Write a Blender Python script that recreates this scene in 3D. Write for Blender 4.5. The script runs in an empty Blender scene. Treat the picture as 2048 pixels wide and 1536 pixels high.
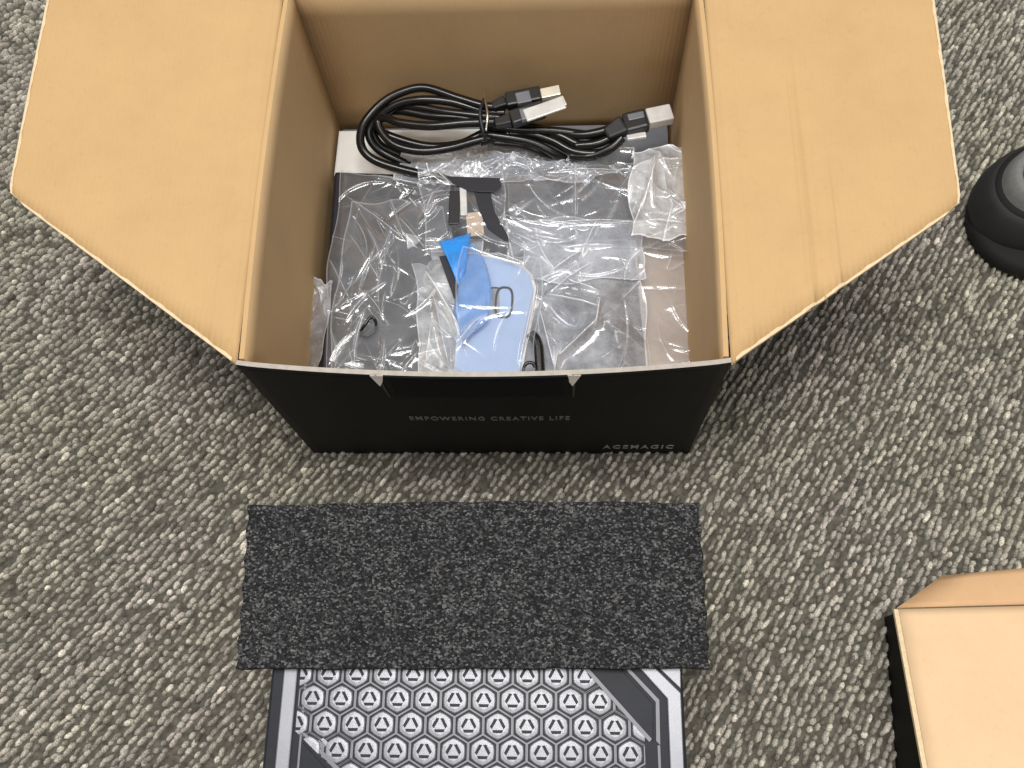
import bpy, math, random
import numpy as np
from mathutils import Vector, Matrix
random.seed(7); rng = np.random.default_rng(7)
scene = bpy.context.scene
C = scene.collection

# ------------------------------------------------------------------ camera
CP = np.array([0.0461, -0.2072, 0.7143]); PIT, ROL, YAW, F = 0.3571, 0.0497, -0.0038, 1853.7
def rot(p, r, y):
    cx, sx, cy, sy, cz, sz = math.cos(p), math.sin(p), math.cos(r), math.sin(r), math.cos(y), math.sin(y)
    return (np.array([[cz,-sz,0],[sz,cz,0],[0,0,1]]) @ np.array([[1,0,0],[0,cx,-sx],[0,sx,cx]]) @ np.array([[cy,0,sy],[0,1,0],[-sy,0,cy]]))
RM = rot(PIT, ROL, YAW)
cam = bpy.data.cameras.new('camera'); co = bpy.data.objects.new('camera', cam); C.objects.link(co)
m4 = Matrix([list(RM[i]) + [CP[i]] for i in range(3)] + [[0, 0, 0, 1]])
co.matrix_world = m4
cam.sensor_width = 36; cam.lens = F / 2048 * 36; cam.clip_start = .02; cam.clip_end = 50
scene.camera = co
def at(px, py, z):
    """survey helper: where the sight line of a measured point meets the level z"""
    d = RM @ np.array([(px-1024)/F, -(py-768)/F, -1.0]); t = (z-CP[2])/d[2]
    return Vector(CP + t*d)

# ------------------------------------------------------------------ world and lamps (office ceiling)
w = bpy.data.worlds.new('World'); scene.world = w; w.use_nodes = True
bg = w.node_tree.nodes['Background']; bg.inputs[0].default_value = (1.0, .985, .96, 1); bg.inputs[1].default_value = .215
def panel(x, y, sx, sy, watts, z=2.35, col=(1, .975, .93)):
    l = bpy.data.lights.new('ceiling_panel', 'AREA'); l.shape = 'RECTANGLE'; l.size = sx; l.size_y = sy
    l.energy = watts; l.color = col
    o = bpy.data.objects.new('ceiling_panel', l); o.location = (x, y, z); C.objects.link(o)
panel(-.05, .05, 1.2, .6, 44.5)
panel(1.25, .75, .6, 1.2, 10)
panel(-1.35, .6, .6, 1.2, 10)
panel(.5, -1.6, 1.2, .6, 12)
scene.view_settings.view_transform = 'Standard'; scene.view_settings.look = 'None'
scene.view_settings.exposure = 0; scene.view_settings.gamma = 1
scene.render.engine = 'CYCLES'
try:
    scene.cycles.transparent_max_bounces = 24; scene.cycles.max_bounces = 8
except Exception: pass

# ------------------------------------------------------------------ materials
def newmat(name):
    m = bpy.data.materials.new(name); m.use_nodes = True
    nt = m.node_tree; b = nt.nodes['Principled BSDF']; return m, nt, b
def texco(nt, scale=(1,1,1), coord='Object'):
    t = nt.nodes.new('ShaderNodeTexCoord'); mp = nt.nodes.new('ShaderNodeMapping')
    mp.inputs['Scale'].default_value = scale; nt.links.new(t.outputs[coord], mp.inputs[0]); return mp.outputs[0]
def noise(nt, vec, scale, detail=4, rough=.6):
    n = nt.nodes.new('ShaderNodeTexNoise'); n.inputs['Scale'].default_value = scale
    n.inputs['Detail'].default_value = detail; n.inputs['Roughness'].default_value = rough
    nt.links.new(vec, n.inputs['Vector']); return n.outputs['Fac']
def ramp(nt, fac, stops):
    r = nt.nodes.new('ShaderNodeValToRGB'); nt.links.new(fac, r.inputs[0]); e = r.color_ramp.elements
    while len(e) < len(stops): e.new(.5)
    for el, (p, c) in zip(e, stops): el.position = p; el.color = tuple(c) + ((1,) if len(c) == 3 else ())
    return r.outputs[0]
def bump(nt, b, h, strength, dist):
    n = nt.nodes.new('ShaderNodeBump'); n.inputs['Strength'].default_value = strength; n.inputs['Distance'].default_value = dist
    nt.links.new(h, n.inputs['Height']); nt.links.new(n.outputs[0], b.inputs['Normal']); return n
def plain(name, col, rough=.5, metal=0, coat=0, var=.12, nscale=60, bumpd=.0002):
    m, nt, b = newmat(name); v = texco(nt)
    n = noise(nt, v, nscale)
    lo = [c*(1-var) for c in col]; hi = [min(1, c*(1+var)) for c in col]
    nt.links.new(ramp(nt, n, [(.3, lo), (.7, hi)]), b.inputs['Base Color'])
    b.inputs['Roughness'].default_value = rough; b.inputs['Metallic'].default_value = metal
    b.inputs['Coat Weight'].default_value = coat; b.inputs['Coat Roughness'].default_value = .08
    if bumpd: bump(nt, b, noise(nt, v, nscale*9), .5, bumpd)
    return m
def kraft(name, col, flute=True):
    m, nt, b = newmat(name); v = texco(nt)
    a = noise(nt, v, 22, 5, .65); f = noise(nt, texco(nt, (1, .22, 1)), 700, 3, .7)
    sp = noise(nt, v, 260, 2, .5)
    mx = nt.nodes.new('ShaderNodeMath'); mx.operation = 'MULTIPLY_ADD'; mx.inputs[1].default_value = .35
    nt.links.new(f, mx.inputs[0]); nt.links.new(a, mx.inputs[2])
    c1 = ramp(nt, mx.outputs[0], [(.40, [c*.94 for c in col]), (.62, col), (.85, [min(1, c*1.05) for c in col])])
    mm = nt.nodes.new('ShaderNodeMix'); mm.data_type = 'RGBA'; mm.blend_type = 'MULTIPLY'
    mm.inputs['Factor'].default_value = 1
    nt.links.new(c1, mm.inputs[6]); nt.links.new(ramp(nt, sp, [(.26, (.965, .955, .94)), (.40, (1, 1, 1))]), mm.inputs[7])
    nt.links.new(mm.outputs[2], b.inputs['Base Color'])
    b.inputs['Roughness'].default_value = .72; b.inputs['Specular IOR Level'].default_value = .25
    if flute:
        wv = nt.nodes.new('ShaderNodeTexWave'); wv.inputs['Scale'].default_value = 85; wv.inputs['Distortion'].default_value = .6
        wv.bands_direction = 'X'; nt.links.new(v, wv.inputs[0])
        bump(nt, b, wv.outputs['Fac'], .25, .0003)
    else: bump(nt, b, f, .3, .0002)
    return m
M_kraft = kraft('kraft_board', (.57, .372, .178))
M_kraft_in = kraft('kraft_board_inner', (.55, .380, .205))
M_kraft_pale = kraft('kraft_board_pale', (.82, .575, .35), False)
M_cut = plain('cut_board_edge', (.80, .63, .40), .85, nscale=300)
M_cutpale = plain('pale_cut_liner', (.74, .59, .38), .85, nscale=300)
M_rim = plain('rim_paper', (.44, .40, .35), .8, nscale=200)
M_black = plain('black_print', (.007, .007, .0065), .62, var=.3, nscale=30, bumpd=.00008)
M_black.node_tree.nodes['Principled BSDF'].inputs['Specular IOR Level'].default_value = .2
M_blackgloss = plain('black_gloss_print', (.004, .004, .006), .6, var=.2, nscale=30, bumpd=.00004)
M_blackgloss.node_tree.nodes['Principled BSDF'].inputs['Specular IOR Level'].default_value = .12
M_ink = plain('pale_ink', (.20, .20, .195), .6, bumpd=0)
M_ink2 = plain('bright_ink', (.36, .36, .36), .6, bumpd=0)
M_cable = plain('cable_rubber', (.006, .006, .0065), .22, coat=.0, var=.2, nscale=200, bumpd=.0001)
M_plug = plain('plug_plastic', (.02, .02, .022), .4, nscale=150)
M_metal = plain('plug_metal', (.78, .74, .68), .25, metal=1, nscale=80)
M_tip = plain('nickel_tip', (.82, .78, .66), .35, metal=.35, nscale=80)
M_cap = plain('frosted_cap', (.62, .61, .60), .3, coat=.4, nscale=90)
M_slab = plain('grey_enclosure', (.045, .047, .054), .45, nscale=60, bumpd=.0001)
M_brick = plain('charcoal_brick', (.05, .053, .062), .4, nscale=60)
M_paper = plain('white_paper', (.85, .84, .82), .7, nscale=40, var=.04)
M_tray = plain('grey_tray', (.15, .16, .185), .7, nscale=60)
M_card = plain('blue_white_card', (.43, .57, .85), .4, coat=.1, nscale=25, var=.05)
M_greyboard = plain('pale_greyboard', (.50, .42, .37), .7, nscale=45, var=.12)
M_strap = plain('black_strap', (.012, .012, .02), .5, nscale=100)
M_rubber = plain('black_rubber', (.005, .005, .005), .8, nscale=120, bumpd=.0006)
M_leather = plain('black_upper', (.022, .022, .023), .75, nscale=90, bumpd=.0006)
M_collar = plain('grey_collar', (.20, .20, .195), .9, nscale=300, bumpd=.0006)
M_lining = plain('dark_lining', (.008, .009, .014), .9, nscale=200)
M_copper = plain('tan_tag', (.60, .47, .36), .5)
# mini computer
M_dark = plain('dark_graphite', (.022, .024, .032), .45, coat=.0, nscale=70, bumpd=.00005)
M_dark.node_tree.nodes['Principled BSDF'].inputs['Specular IOR Level'].default_value = .15
M_line = plain('grey_line', (.17, .175, .20), .4, coat=.0, nscale=70, bumpd=0)
M_silver = plain('silver_lacquer', (.25, .255, .285), .42, metal=.4, coat=.1, nscale=40, bumpd=.00008, var=.06)
M_bright = plain('bright_silver', (.26, .265, .295), .40, metal=.4, coat=.15, nscale=300, bumpd=.0002, var=.12)

def film(name, haze, tint=(.86, .90, 1), rough=.12, facemin=.075, white=.75):
    m = bpy.data.materials.new(name); m.use_nodes = True; nt = m.node_tree; nt.nodes.clear(); L = nt.links.new
    out = nt.nodes.new('ShaderNodeOutputMaterial')
    tr = nt.nodes.new('ShaderNodeBsdfTransparent'); tr.inputs[0].default_value = (.97, .975, .98, 1)
    gl = nt.nodes.new('ShaderNodeBsdfGlossy'); gl.inputs['Roughness'].default_value = rough
    df = nt.nodes.new('ShaderNodeBsdfDiffuse'); df.inputs[0].default_value = tint + (1,)
    lw = nt.nodes.new('ShaderNodeLayerWeight'); lw.inputs['Blend'].default_value = .28
    mr = nt.nodes.new('ShaderNodeMapRange'); mr.inputs['To Min'].default_value = facemin; mr.inputs['To Max'].default_value = .85
    L(lw.outputs['Facing'], mr.inputs[0])
    v = texco(nt); n = noise(nt, v, 45, 5, .7)
    hr = nt.nodes.new('ShaderNodeMapRange'); hr.inputs['From Min'].default_value = .3; hr.inputs['From Max'].default_value = .75
    hr.inputs['To Min'].default_value = haze*.45; hr.inputs['To Max'].default_value = haze*1.7; L(n, hr.inputs[0])
    ca_ = nt.nodes.new('ShaderNodeAttribute'); ca_.attribute_name = 'crease'
    ad = nt.nodes.new('ShaderNodeMath'); ad.operation = 'MULTIPLY_ADD'; ad.use_clamp = True; ad.inputs[1].default_value = white
    L(ca_.outputs['Fac'], ad.inputs[0]); L(hr.outputs[0], ad.inputs[2])
    m1 = nt.nodes.new('ShaderNodeMixShader'); L(ad.outputs[0], m1.inputs[0]); L(tr.outputs[0], m1.inputs[1]); L(df.outputs[0], m1.inputs[2])
    m2 = nt.nodes.new('ShaderNodeMixShader'); L(mr.outputs[0], m2.inputs[0]); L(m1.outputs[0], m2.inputs[1]); L(gl.outputs[0], m2.inputs[2])
    bp = nt.nodes.new('ShaderNodeBump'); bp.inputs['Strength'].default_value = .15; bp.inputs['Distance'].default_value = .0006
    L(noise(nt, v, 190, 3, .6), bp.inputs['Height']); L(bp.outputs[0], gl.inputs['Normal'])
    L(m2.outputs[0], out.inputs[0]); return m
M_film = film('clear_film', .06, white=.36)
M_film3 = film('white_film', .46, (.92, .95, 1.0))
M_film2 = film('milky_film', .31, white=.55)
M_tape = film('blue_film', .80, (.01, .30, .90), .3, .02)
M_tape2 = film('pale_blue_film', .50, (.18, .45, .95), .3, .03)

# ------------------------------------------------------------------ mesh helpers
def mesh_obj(name, verts, faces, mats, parent=None, idx=None, smooth=False):
    me = bpy.data.meshes.new(name); me.from_pydata([tuple(v) for v in verts], [], [tuple(f) for f in faces]); me.update()
    for m in (mats if isinstance(mats, (list, tuple)) else [mats]): me.materials.append(m)
    if idx is not None: me.polygons.foreach_set('material_index', idx)
    if smooth: me.polygons.foreach_set('use_smooth', [True]*len(me.polygons))
    o = bpy.data.objects.new(name, me); C.objects.link(o)
    if parent is not None: o.parent = parent
    return o
def bevel(o, wd, seg=2):
    b = o.modifiers.new('bevel', 'BEVEL'); b.width = wd; b.segments = seg; b.limit_method = 'ANGLE'; return o
def tag(o, label=None, cat=None, group=None, kind=None):
    for k, v in (('label', label), ('category', cat), ('group', group), ('kind', kind)):
        if v: o[k] = v
    return o
def thing(name, label, cat, loc=(0, 0, 0)):
    o = bpy.data.objects.new(name, None); o.empty_display_size = .02; C.objects.link(o); o.location = loc
    return tag(o, label, cat)
def place(o, parent):
    """give world-space geometry to a parent that stands elsewhere"""
    o.parent = parent; o.matrix_parent_inverse = Matrix.Translation(-Vector(parent.location)); return o
def prism(name, poly, z0, z1, mat, parent=None, bev=0, mats=None):
    n = len(poly); a = sum(poly[i][0]*poly[(i+1) % n][1]-poly[(i+1) % n][0]*poly[i][1] for i in range(n))
    if a < 0: poly = poly[::-1]
    vs = [(p[0], p[1], z0) for p in poly] + [(p[0], p[1], z1) for p in poly]
    fs = [list(range(n))[::-1], list(range(n, 2*n))] + [[i, (i+1) % n, n+(i+1) % n, n+i] for i in range(n)]
    idx = None
    if mats: idx = [1, 0] + [2]*n; mat = mats
    o = mesh_obj(name, vs, fs, mat, None, idx)
    if parent is not None: place(o, parent)
    if bev: bevel(o, bev)
    return o
def sheet(name, fn, nu, nv, thick, mats, parent=None, smooth=True, down=False):
    """fn(u,v) -> point; thickness along -normal; mats = top, bottom, edge"""
    P = np.array([[fn(i/nu, j/nv) for j in range(nv+1)] for i in range(nu+1)], float)
    du = np.gradient(P, axis=0); dv = np.gradient(P, axis=1); N = np.cross(du, dv); N /= np.linalg.norm(N, axis=2)[..., None]
    Q = P - (np.array([0, 0, 1.0]) if down else N)*thick; k = (nu+1)*(nv+1)
    V = np.vstack([P.reshape(-1, 3), Q.reshape(-1, 3)]); g = lambda i, j: i*(nv+1)+j
    fs = []; ix = []
    for i in range(nu):
        for j in range(nv):
            a, b, c, d = g(i, j), g(i+1, j), g(i+1, j+1), g(i, j+1)
            fs += [(a, b, c, d), (k+d, k+c, k+b, k+a)]; ix += [0, 1]
    for i in range(nu):
        fs += [(g(i, 0), k+g(i, 0), k+g(i+1, 0), g(i+1, 0)), (g(i+1, nv), k+g(i+1, nv), k+g(i, nv), g(i, nv))]; ix += [2, 2]
    for j in range(nv):
        fs += [(g(0, j+1), k+g(0, j+1), k+g(0, j), g(0, j)), (g(nu, j), k+g(nu, j), k+g(nu, j+1), g(nu, j+1))]; ix += [2, 2]
    o = mesh_obj(name, V, fs, mats, None, ix)
    if smooth: o.data.polygons.foreach_set('use_smooth', [q != 2 for q in ix])
    if parent is not None: place(o, parent)
    return o
def spline(pts, n=14):
    P = [Vector(p) for p in pts]; P = [2*P[0]-P[1]] + P + [2*P[-1]-P[-2]]; out = []
    for i in range(1, len(P)-2):
        for k in range(n):
            t = k/n; a, b, c, d = P[i-1:i+3]
            out.append(.5*((2*b)+(c-a)*t+(2*a-5*b+4*c-d)*t*t+(3*b-a-3*c+d)*t**3))
    out.append(P[-2]); return out
def tube(name, pts, r, mat, parent=None, sides=12, n=14, taper=None):
    S = spline(pts, n); vs = []; up = Vector((0, 0, 1)); m = len(S)
    for i, p in enumerate(S):
        t = (S[min(i+1, m-1)]-S[max(i-1, 0)]).normalized(); s = t.cross(up)
        s = s.normalized() if s.length > 1e-4 else Vector((1, 0, 0)); q = s.cross(t)
        rr = r*(taper(i/(m-1)) if taper else 1)
        for k in range(sides):
            a = 2*math.pi*k/sides; vs.append(p+s*math.cos(a)*rr+q*math.sin(a)*rr)
    fs = [(i*sides+k, i*sides+(k+1) % sides, (i+1)*sides+(k+1) % sides, (i+1)*sides+k) for i in range(m-1) for k in range(sides)]
    fs += [tuple(range(sides))[::-1], tuple(range((m-1)*sides, m*sides))]
    o = mesh_obj(name, vs, fs, mat, None, None, True)
    if parent is not None: place(o, parent)
    return o
def box_between(name, a, b, w, h, mat, parent=None, bev=.0008, w2=None, h2=None):
    """a bar from a to b, w wide and h high, tapering to w2 x h2"""
    a, b = Vector(a), Vector(b); t = (b-a).normalized(); s = t.cross(Vector((0, 0, 1))).normalized(); q = s.cross(t)
    w2 = w2 or w; h2 = h2 or h
    vs = [p+s*sx*ww/2+q*sy*hh/2 for p, ww, hh in ((a, w, h), (b, w2, h2)) for sx, sy in ((-1, -1), (1, -1), (1, 1), (-1, 1))]
    fs = [(0, 1, 2, 3), (7, 6, 5, 4), (0, 4, 5, 1), (1, 5, 6, 2), (2, 6, 7, 3), (3, 7, 4, 0)]
    o = mesh_obj(name, vs, fs, mat)
    if parent is not None: place(o, parent)
    if bev: bevel(o, bev)
    return o
def text_mesh(name, body, mat, parent, loc, rot_, size, sx=1, spacing=1):
    cu = bpy.data.curves.new(name, 'FONT'); cu.body = body; cu.size = size; cu.extrude = .00015; cu.align_x = 'LEFT'; cu.space_character = spacing
    cu.offset = size*.012
    o = bpy.data.objects.new(name, cu); C.objects.link(o)
    bpy.context.view_layer.update()
    me = bpy.data.meshes.new_from_object(o.evaluated_get(bpy.context.evaluated_depsgraph_get()))
    bpy.data.objects.remove(o); me.materials.clear(); me.materials.append(mat)
    xs = [v.co.x for v in me.vertices]; wd = max(xs)-min(xs); x0 = min(xs)
    for v in me.vertices: v.co.x = (v.co.x-x0)*sx/wd        # sx = wanted width
    o = bpy.data.objects.new(name, me); C.objects.link(o); o.parent = parent; o.location = loc; o.rotation_euler = rot_
    for v in me.vertices: v.co.z -= wall_y(loc[0]+v.co.x, loc[2]+v.co.y)
    return o

# ------------------------------------------------------------------ floor: loop pile carpet
m, nt, b = newmat('carpet_backing'); v = texco(nt)
nt.links.new(ramp(nt, noise(nt, v, 160), [(.35, (.055, .051, .041)), (.65, (.14, .129, .104))]), b.inputs['Base Color'])
b.inputs['Roughness'].default_value = 1; M_back = m
fl = mesh_obj('floor', [(-4, -4, 0), (4, -4, 0), (4, 4, 0), (-4, 4, 0)], [(0, 1, 2, 3)], M_back); tag(fl, kind='structure')
def carpet():
    cx, cy = 1.80, 2.45                     # the rows fan very slightly, as a hand laid tile does
    rows, cols = [], []
    r0, r1 = 1.6, 4.0; pitch = .0052; dth = pitch/2.75
    th = np.arange(math.radians(180+28), math.radians(180+80), dth)
    step = .0060
    rr = np.arange(r0, r1, step)
    TH, RR = np.meshgrid(th, rr, indexing='ij')
    off = rng.random(len(th))[:, None]*step
    RR = RR + off + rng.normal(0, .0009, RR.shape)
    wob = .0010*np.sin(RR*90+rng.random(len(th))[:, None]*6)
    TH2 = TH + (wob + rng.normal(0, .0006, RR.shape))/RR
    X = cx+RR*np.cos(TH2); Y = cy+RR*np.sin(TH2)
    keep = (X > -.62) & (X < .62) & (Y > -.34) & (Y < .58) & (rng.random(X.shape) > .012)
    X, Y, A = X[keep], Y[keep], TH2[keep]; n = len(X)
    A = A + rng.normal(0, .13, n)
    ln = rng.uniform(.0025, .0053, n); wd = rng.uniform(.0016, .0025, n); ht = rng.uniform(.0024, .0056, n)
    ns = 6
    a = np.linspace(0, 2*math.pi, ns, endpoint=False)
    ring = [(1.0, 0.0), (.93, .55), (.55, .90)]
    L = []
    for s, z in ring: L.append(np.stack([s*np.cos(a), s*np.sin(a), np.full(ns, z)], 1))
    L.append(np.array([[0, 0, 1.0]])); base = np.vstack(L); nb = len(base)
    faces = []
    for k in range(2):
        for i in range(ns): faces.append((k*ns+i, k*ns+(i+1) % ns, (k+1)*ns+(i+1) % ns, (k+1)*ns+i))
    tri = [(2*ns+i, 2*ns+(i+1) % ns, 3*ns) for i in range(ns)]
    ca, sa = np.cos(A), np.sin(A)
    bx = base[None, :, 0]*ln[:, None]; by = base[None, :, 1]*wd[:, None]; bz = base[None, :, 2]*ht[:, None]
    tilt = rng.normal(0, .22, n)[:, None]; bz = bz + bx*tilt*base[None, :, 2]
    V = np.stack([X[:, None]+bx*ca[:, None]-by*sa[:, None], Y[:, None]+bx*sa[:, None]+by*ca[:, None], bz], 2).reshape(-1, 3)
    q = np.array(faces); t = np.array(tri); o = (np.arange(n)*nb)
    Q = (q[None]+o[:, None, None]).reshape(-1); T = (t[None]+o[:, None, None]).reshape(-1)
    me = bpy.data.meshes.new('carpet_pile'); me.vertices.add(len(V)); me.vertices.foreach_set('co', V.reshape(-1).astype(np.float32))
    nq, ntr = n*len(q), n*len(t); me.loops.add(nq*4+ntr*3); me.loops.foreach_set('vertex_index', np.concatenate([Q, T]).astype(np.int32))
    me.polygons.add(nq+ntr)
    me.polygons.foreach_set('loop_start', np.concatenate([np.arange(nq)*4, nq*4+np.arange(ntr)*3]).astype(np.int32))
    me.polygons.foreach_set('use_smooth', np.ones(nq+ntr, bool)); me.update(calc_edges=True); me.validate()
    g = rng.normal(0, 1, n)
    val = np.clip(.435+.095*g, .18, .76); val[rng.random(n) < .10] *= .6; val[rng.random(n) < .10] *= 1.45
    patch = .5+.5*np.sin(X*23+2*np.sin(Y*17))*np.sin(Y*19+1.3*np.sin(X*13))
    col = np.stack([val*(1.0+.05*patch), val*(.955+.0*patch), val*(.78+.07*patch), np.ones(n)], 1)
    at_ = me.color_attributes.new('tuft', 'FLOAT_COLOR', 'POINT')
    at_.data.foreach_set('color', np.repeat(col, nb, axis=0).reshape(-1).astype(np.float32))
    m, nt, b = newmat('wool_loop'); ca_ = nt.nodes.new('ShaderNodeAttribute'); ca_.attribute_name = 'tuft'
    v = texco(nt); mm = nt.nodes.new('ShaderNodeMix'); mm.data_type = 'RGBA'; mm.blend_type = 'MULTIPLY'; mm.inputs['Factor'].default_value = 1
    nt.links.new(ca_.outputs['Color'], mm.inputs[6]); nt.links.new(ramp(nt, noise(nt, v, 900, 3, .7), [(.32, (.35, .35, .35)), (.68, (1.35, 1.35, 1.35))]), mm.inputs[7])
    nt.links.new(mm.outputs[2], b.inputs['Base Color']); b.inputs['Roughness'].default_value = .95; b.inputs['Specular IOR Level'].default_value = .1
    bump(nt, b, noise(nt, v, 1500, 2), .5, .0004)
    me.materials.append(m)
    o = bpy.data.objects.new('carpet_pile', me); C.objects.link(o); tag(o, 'grey beige loop pile carpet in slanting rows', 'carpet', kind='stuff')
carpet()

# ------------------------------------------------------------------ the open carton
W, H, D, T = .15, .195, .2985, .003
car = thing('carton', 'large open black carton with kraft inside and side flaps spread wide, holding bagged accessories', 'box', (0, D/2, 0))
KB = [M_kraft_in, M_black, M_rim]
def bow(u, v): return .0085*math.sin(math.pi*u)**.8*v**1.6
# front wall, bowed outward at the rim
sheet('front_wall', lambda u, v: (-W+2*W*u, T-bow(u, v), .0+H*v), 40, 20, -T, [M_kraft_in, M_black, M_rim], car)
sheet('back_wall', lambda u, v: (-W+2*W*u, D-T, .0+(H)*v), 6, 6, T, [M_kraft_in, M_black, M_rim], car)
for s, nm in ((-1, 0), (1, 1)):
    sheet('side_wall', lambda u, v, s=s: (s*(W-.001+.0025*math.sin(math.pi*u)*v), T+.001+(D-2*T-.002)*u, .0+(H-.0005)*v), 14, 10, T*s, [M_black, M_kraft_in, M_kraft], car)
prism('bottom_panel', [(-W+T, T), (W-T, T), (W-T, D-T), (-W+T, D-T)], .0045, .009, M_kraft_in, car)
# side flaps
def flap(s, pts, crease):
    # pts: hinge near, hinge far, outer far, outer near corner (world xy)
    hn, hf, of, on = [Vector(p) for p in pts]
    def fn(u, v):              # u from the hinge outward, v from near to far
        a = hn.lerp(on, u); b_ = hf.lerp(of, u)
        # rounded outer near corner
        p = a.lerp(b_, v)
        if v == 0 and u > .93: p = p + Vector((-s*.0012*(u-.93)/.07, .0012*(u-.93)/.07, 0))
        z = H-.0005+.0006*u*math.sin(math.pi*v)-.0018*math.exp(-(u/.03)**2) + .004*u
        for c, ca_, v1 in crease:
            z += ca_*math.exp(-((u-c)/.009)**2)*(1 if v < v1 else max(0, 1-(v-v1)*6))
        return (p.x, p.y, z)
    f = fn if s > 0 else (lambda u, v: fn(u, v))
    o = sheet('side_flap', f, 70, 16, T if s > 0 else -T, [M_kraft, M_black, M_cut], car)
    # frayed pale liner along the cut edges
    for a_, b_, n_ in (((.02, 0), (1, 0), 40), ((1, 0), (1, 1), 30)):
        vs, fs = [], []
        for i in range(n_+1):
            t = i/n_; u = a_[0]+(b_[0]-a_[0])*t; v = a_[1]+(b_[1]-a_[1])*t; wv = .0013+.0006*math.sin(i*1.7)*math.sin(i*.61)
            p = Vector(fn(u, v)); q = Vector(fn(max(0, u-wv/.16), v)) if a_[0] == 1 else Vector(fn(u, min(1, v+wv/.2)))
            out = (p-q).normalized()*.0005
            for pp, zz in ((p+out, .0004), (q, .0004), (q, -.001), (p+out, -.0026)): vs.append(pp+Vector((0, 0, zz)))
        for i in range(n_):
            for k in range(4): fs.append((i*4+k, i*4+(k+1) % 4, (i+1)*4+(k+1) % 4, (i+1)*4+k))
        fs += [(0, 1, 2, 3), tuple(n_*4+k for k in (3, 2, 1, 0))]
        c_ = mesh_obj('cut_edge', vs, fs, M_cutpale); c_.parent = o
    return o
flap(-1, [(-.1505, .001, 0), (-.1505, .296, 0), (-.322, .305, 0), (-.3165, .121, 0)], [(.10, .0006, 1)])
flap(1, [(.1505, .000, 0), (.1505, .296, 0), (.306, .300, 0), (.2985, .104, 0)], [(.09, .0008, 1), (.34, .0022, .60), (.385, -.0014, .40), (.46, .0020, .28)])
bf = sheet('back_flap', lambda u, v: (-W+.002+(2*W-.004)*u, D+.0005+.19*v, H+.001+.05*v), 4, 4, T, [M_kraft, M_black, M_cut], car)
# tuck panel outside the front wall, with the two torn slots
def wall_y(x, z): u = (x+W)/(2*W); return -bow(u, z/H)
def tuck(u, v):
    x = -.0605+.1145*u; x0 = x; z = .148+(H-.0012-.148)*v
    return (x, wall_y(x, z)-.0008, z)
sheet('tuck_panel', tuck, 24, 8, .0006, [M_blackgloss, M_blackgloss, M_blackgloss], car)
for x in (-.063, .0565):
    z1 = H-.001
    tz = [(x-.0012, H+.0003), (x+.0012, H+.0003), (x+.0008, .150), (x-.0002, .150)]
    vs = [(p, wall_y(p, q)-.0007, q) for p, q in tz]; vs2 = [(p, y+.0006, q) for p, y, q in vs]
    place(mesh_obj('slot_edge', vs+vs2, [(3, 2, 1, 0), (4, 5, 6, 7), (0, 1, 5, 4), (1, 2, 6, 5), (2, 3, 7, 6), (3, 0, 4, 7)], plain('scuffed_edge', (.06, .055, .05), .7)), car)
    s = 1 if x < 0 else -1
    vs = [(x-.004, wall_y(x, z1)-.0010, z1+.0012), (x+.004, wall_y(x, z1)-.0012, z1+.0014), (x+.001*s, wall_y(x, z1)-.0045, z1-.0075), (x+.003*s, wall_y(x, z1)-.003, z1-.004)]
    vs += [(a_, b_+.0008, c_) for a_, b_, c_ in vs]
    place(mesh_obj('torn_paper', vs, [(0, 2, 3, 1), (5, 7, 6, 4), (0, 4, 6, 2), (2, 6, 7, 3), (3, 7, 5, 1), (1, 5, 4, 0)], M_rim), car)
t1 = text_mesh('lettering', 'EMPOWERING CREATIVE LIFE', M_ink, car, (-.0575, -D/2-.0003, .094), (math.pi/2, 0, 0), .0125, .1125, 1.25)
t2 = text_mesh('lettering', 'ACEMAGIC', M_ink2, car, (.0815, -D/2-.0003, .0155), (math.pi/2, 0, 0), .0125, .0545, 1.3)

# ------------------------------------------------------------------ contents
def pz(px, py, z): return at(px, py, z)
def poly_px(l, z): return [tuple(at(x, y, z)[:2]) for x, y in l]
# white booklet at the back
bk = thing('booklet', 'white paper booklet lying flat in the back left corner of the carton', 'booklet', pz(760, 300, .03))
for i in range(3):
    prism('page', poly_px([(678+i, 262+i), (975, 258+i), (975, 352), (668+i, 352)], .040+i*.0022), .0385+i*.0022, .0400+i*.0022, M_paper, bk, .0003)
# kraft cushion under everything
prism('cushion', [(-.143, .008), (.143, .008), (.143, .290), (-.143, .290)], .0095, .030, M_tray).name = 'foam_tray'
tag(bpy.data.objects['foam_tray'], 'flat pale grey tray under the bagged accessories in the open carton', 'tray')
# grey slab on the left
slab = thing('power_adapter', 'wide flat grey adapter box in clear wrap along the left wall of the carton', 'adapter', pz(770, 540, .03))
zt = .060
sp = poly_px([(668, 342), (893, 350), (908, 372), (902, 470), (870, 600), (862, 790), (636, 790)], zt)
o = prism('casing', sp, .031, zt, M_strap, slab, .0025)
o = prism('base_plate', [(x-.0015 if x < -.03 else x, y) for x, y in sp], .030, .0345, M_strap, slab)
sp2 = poly_px([(686, 352), (886, 358), (898, 376), (892, 470), (862, 600), (852, 775), (664, 775)], zt)
prism('lid_inset', sp2, zt-.001, zt+.0007, M_slab, slab, .0005)
h = [pz(718, 668, .067), pz(728, 652, .071), pz(742, 634, .072), pz(750, 640, .071), pz(752, 655, .068)]
hk = tag(tube('twist_tie', h+[pz(748, 662, .067), pz(735, 672, .067), pz(718, 669, .067)], .0012, M_cable, n=8), 'small black wire loop lying on the wrapped grey adapter', 'twist tie')
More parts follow.
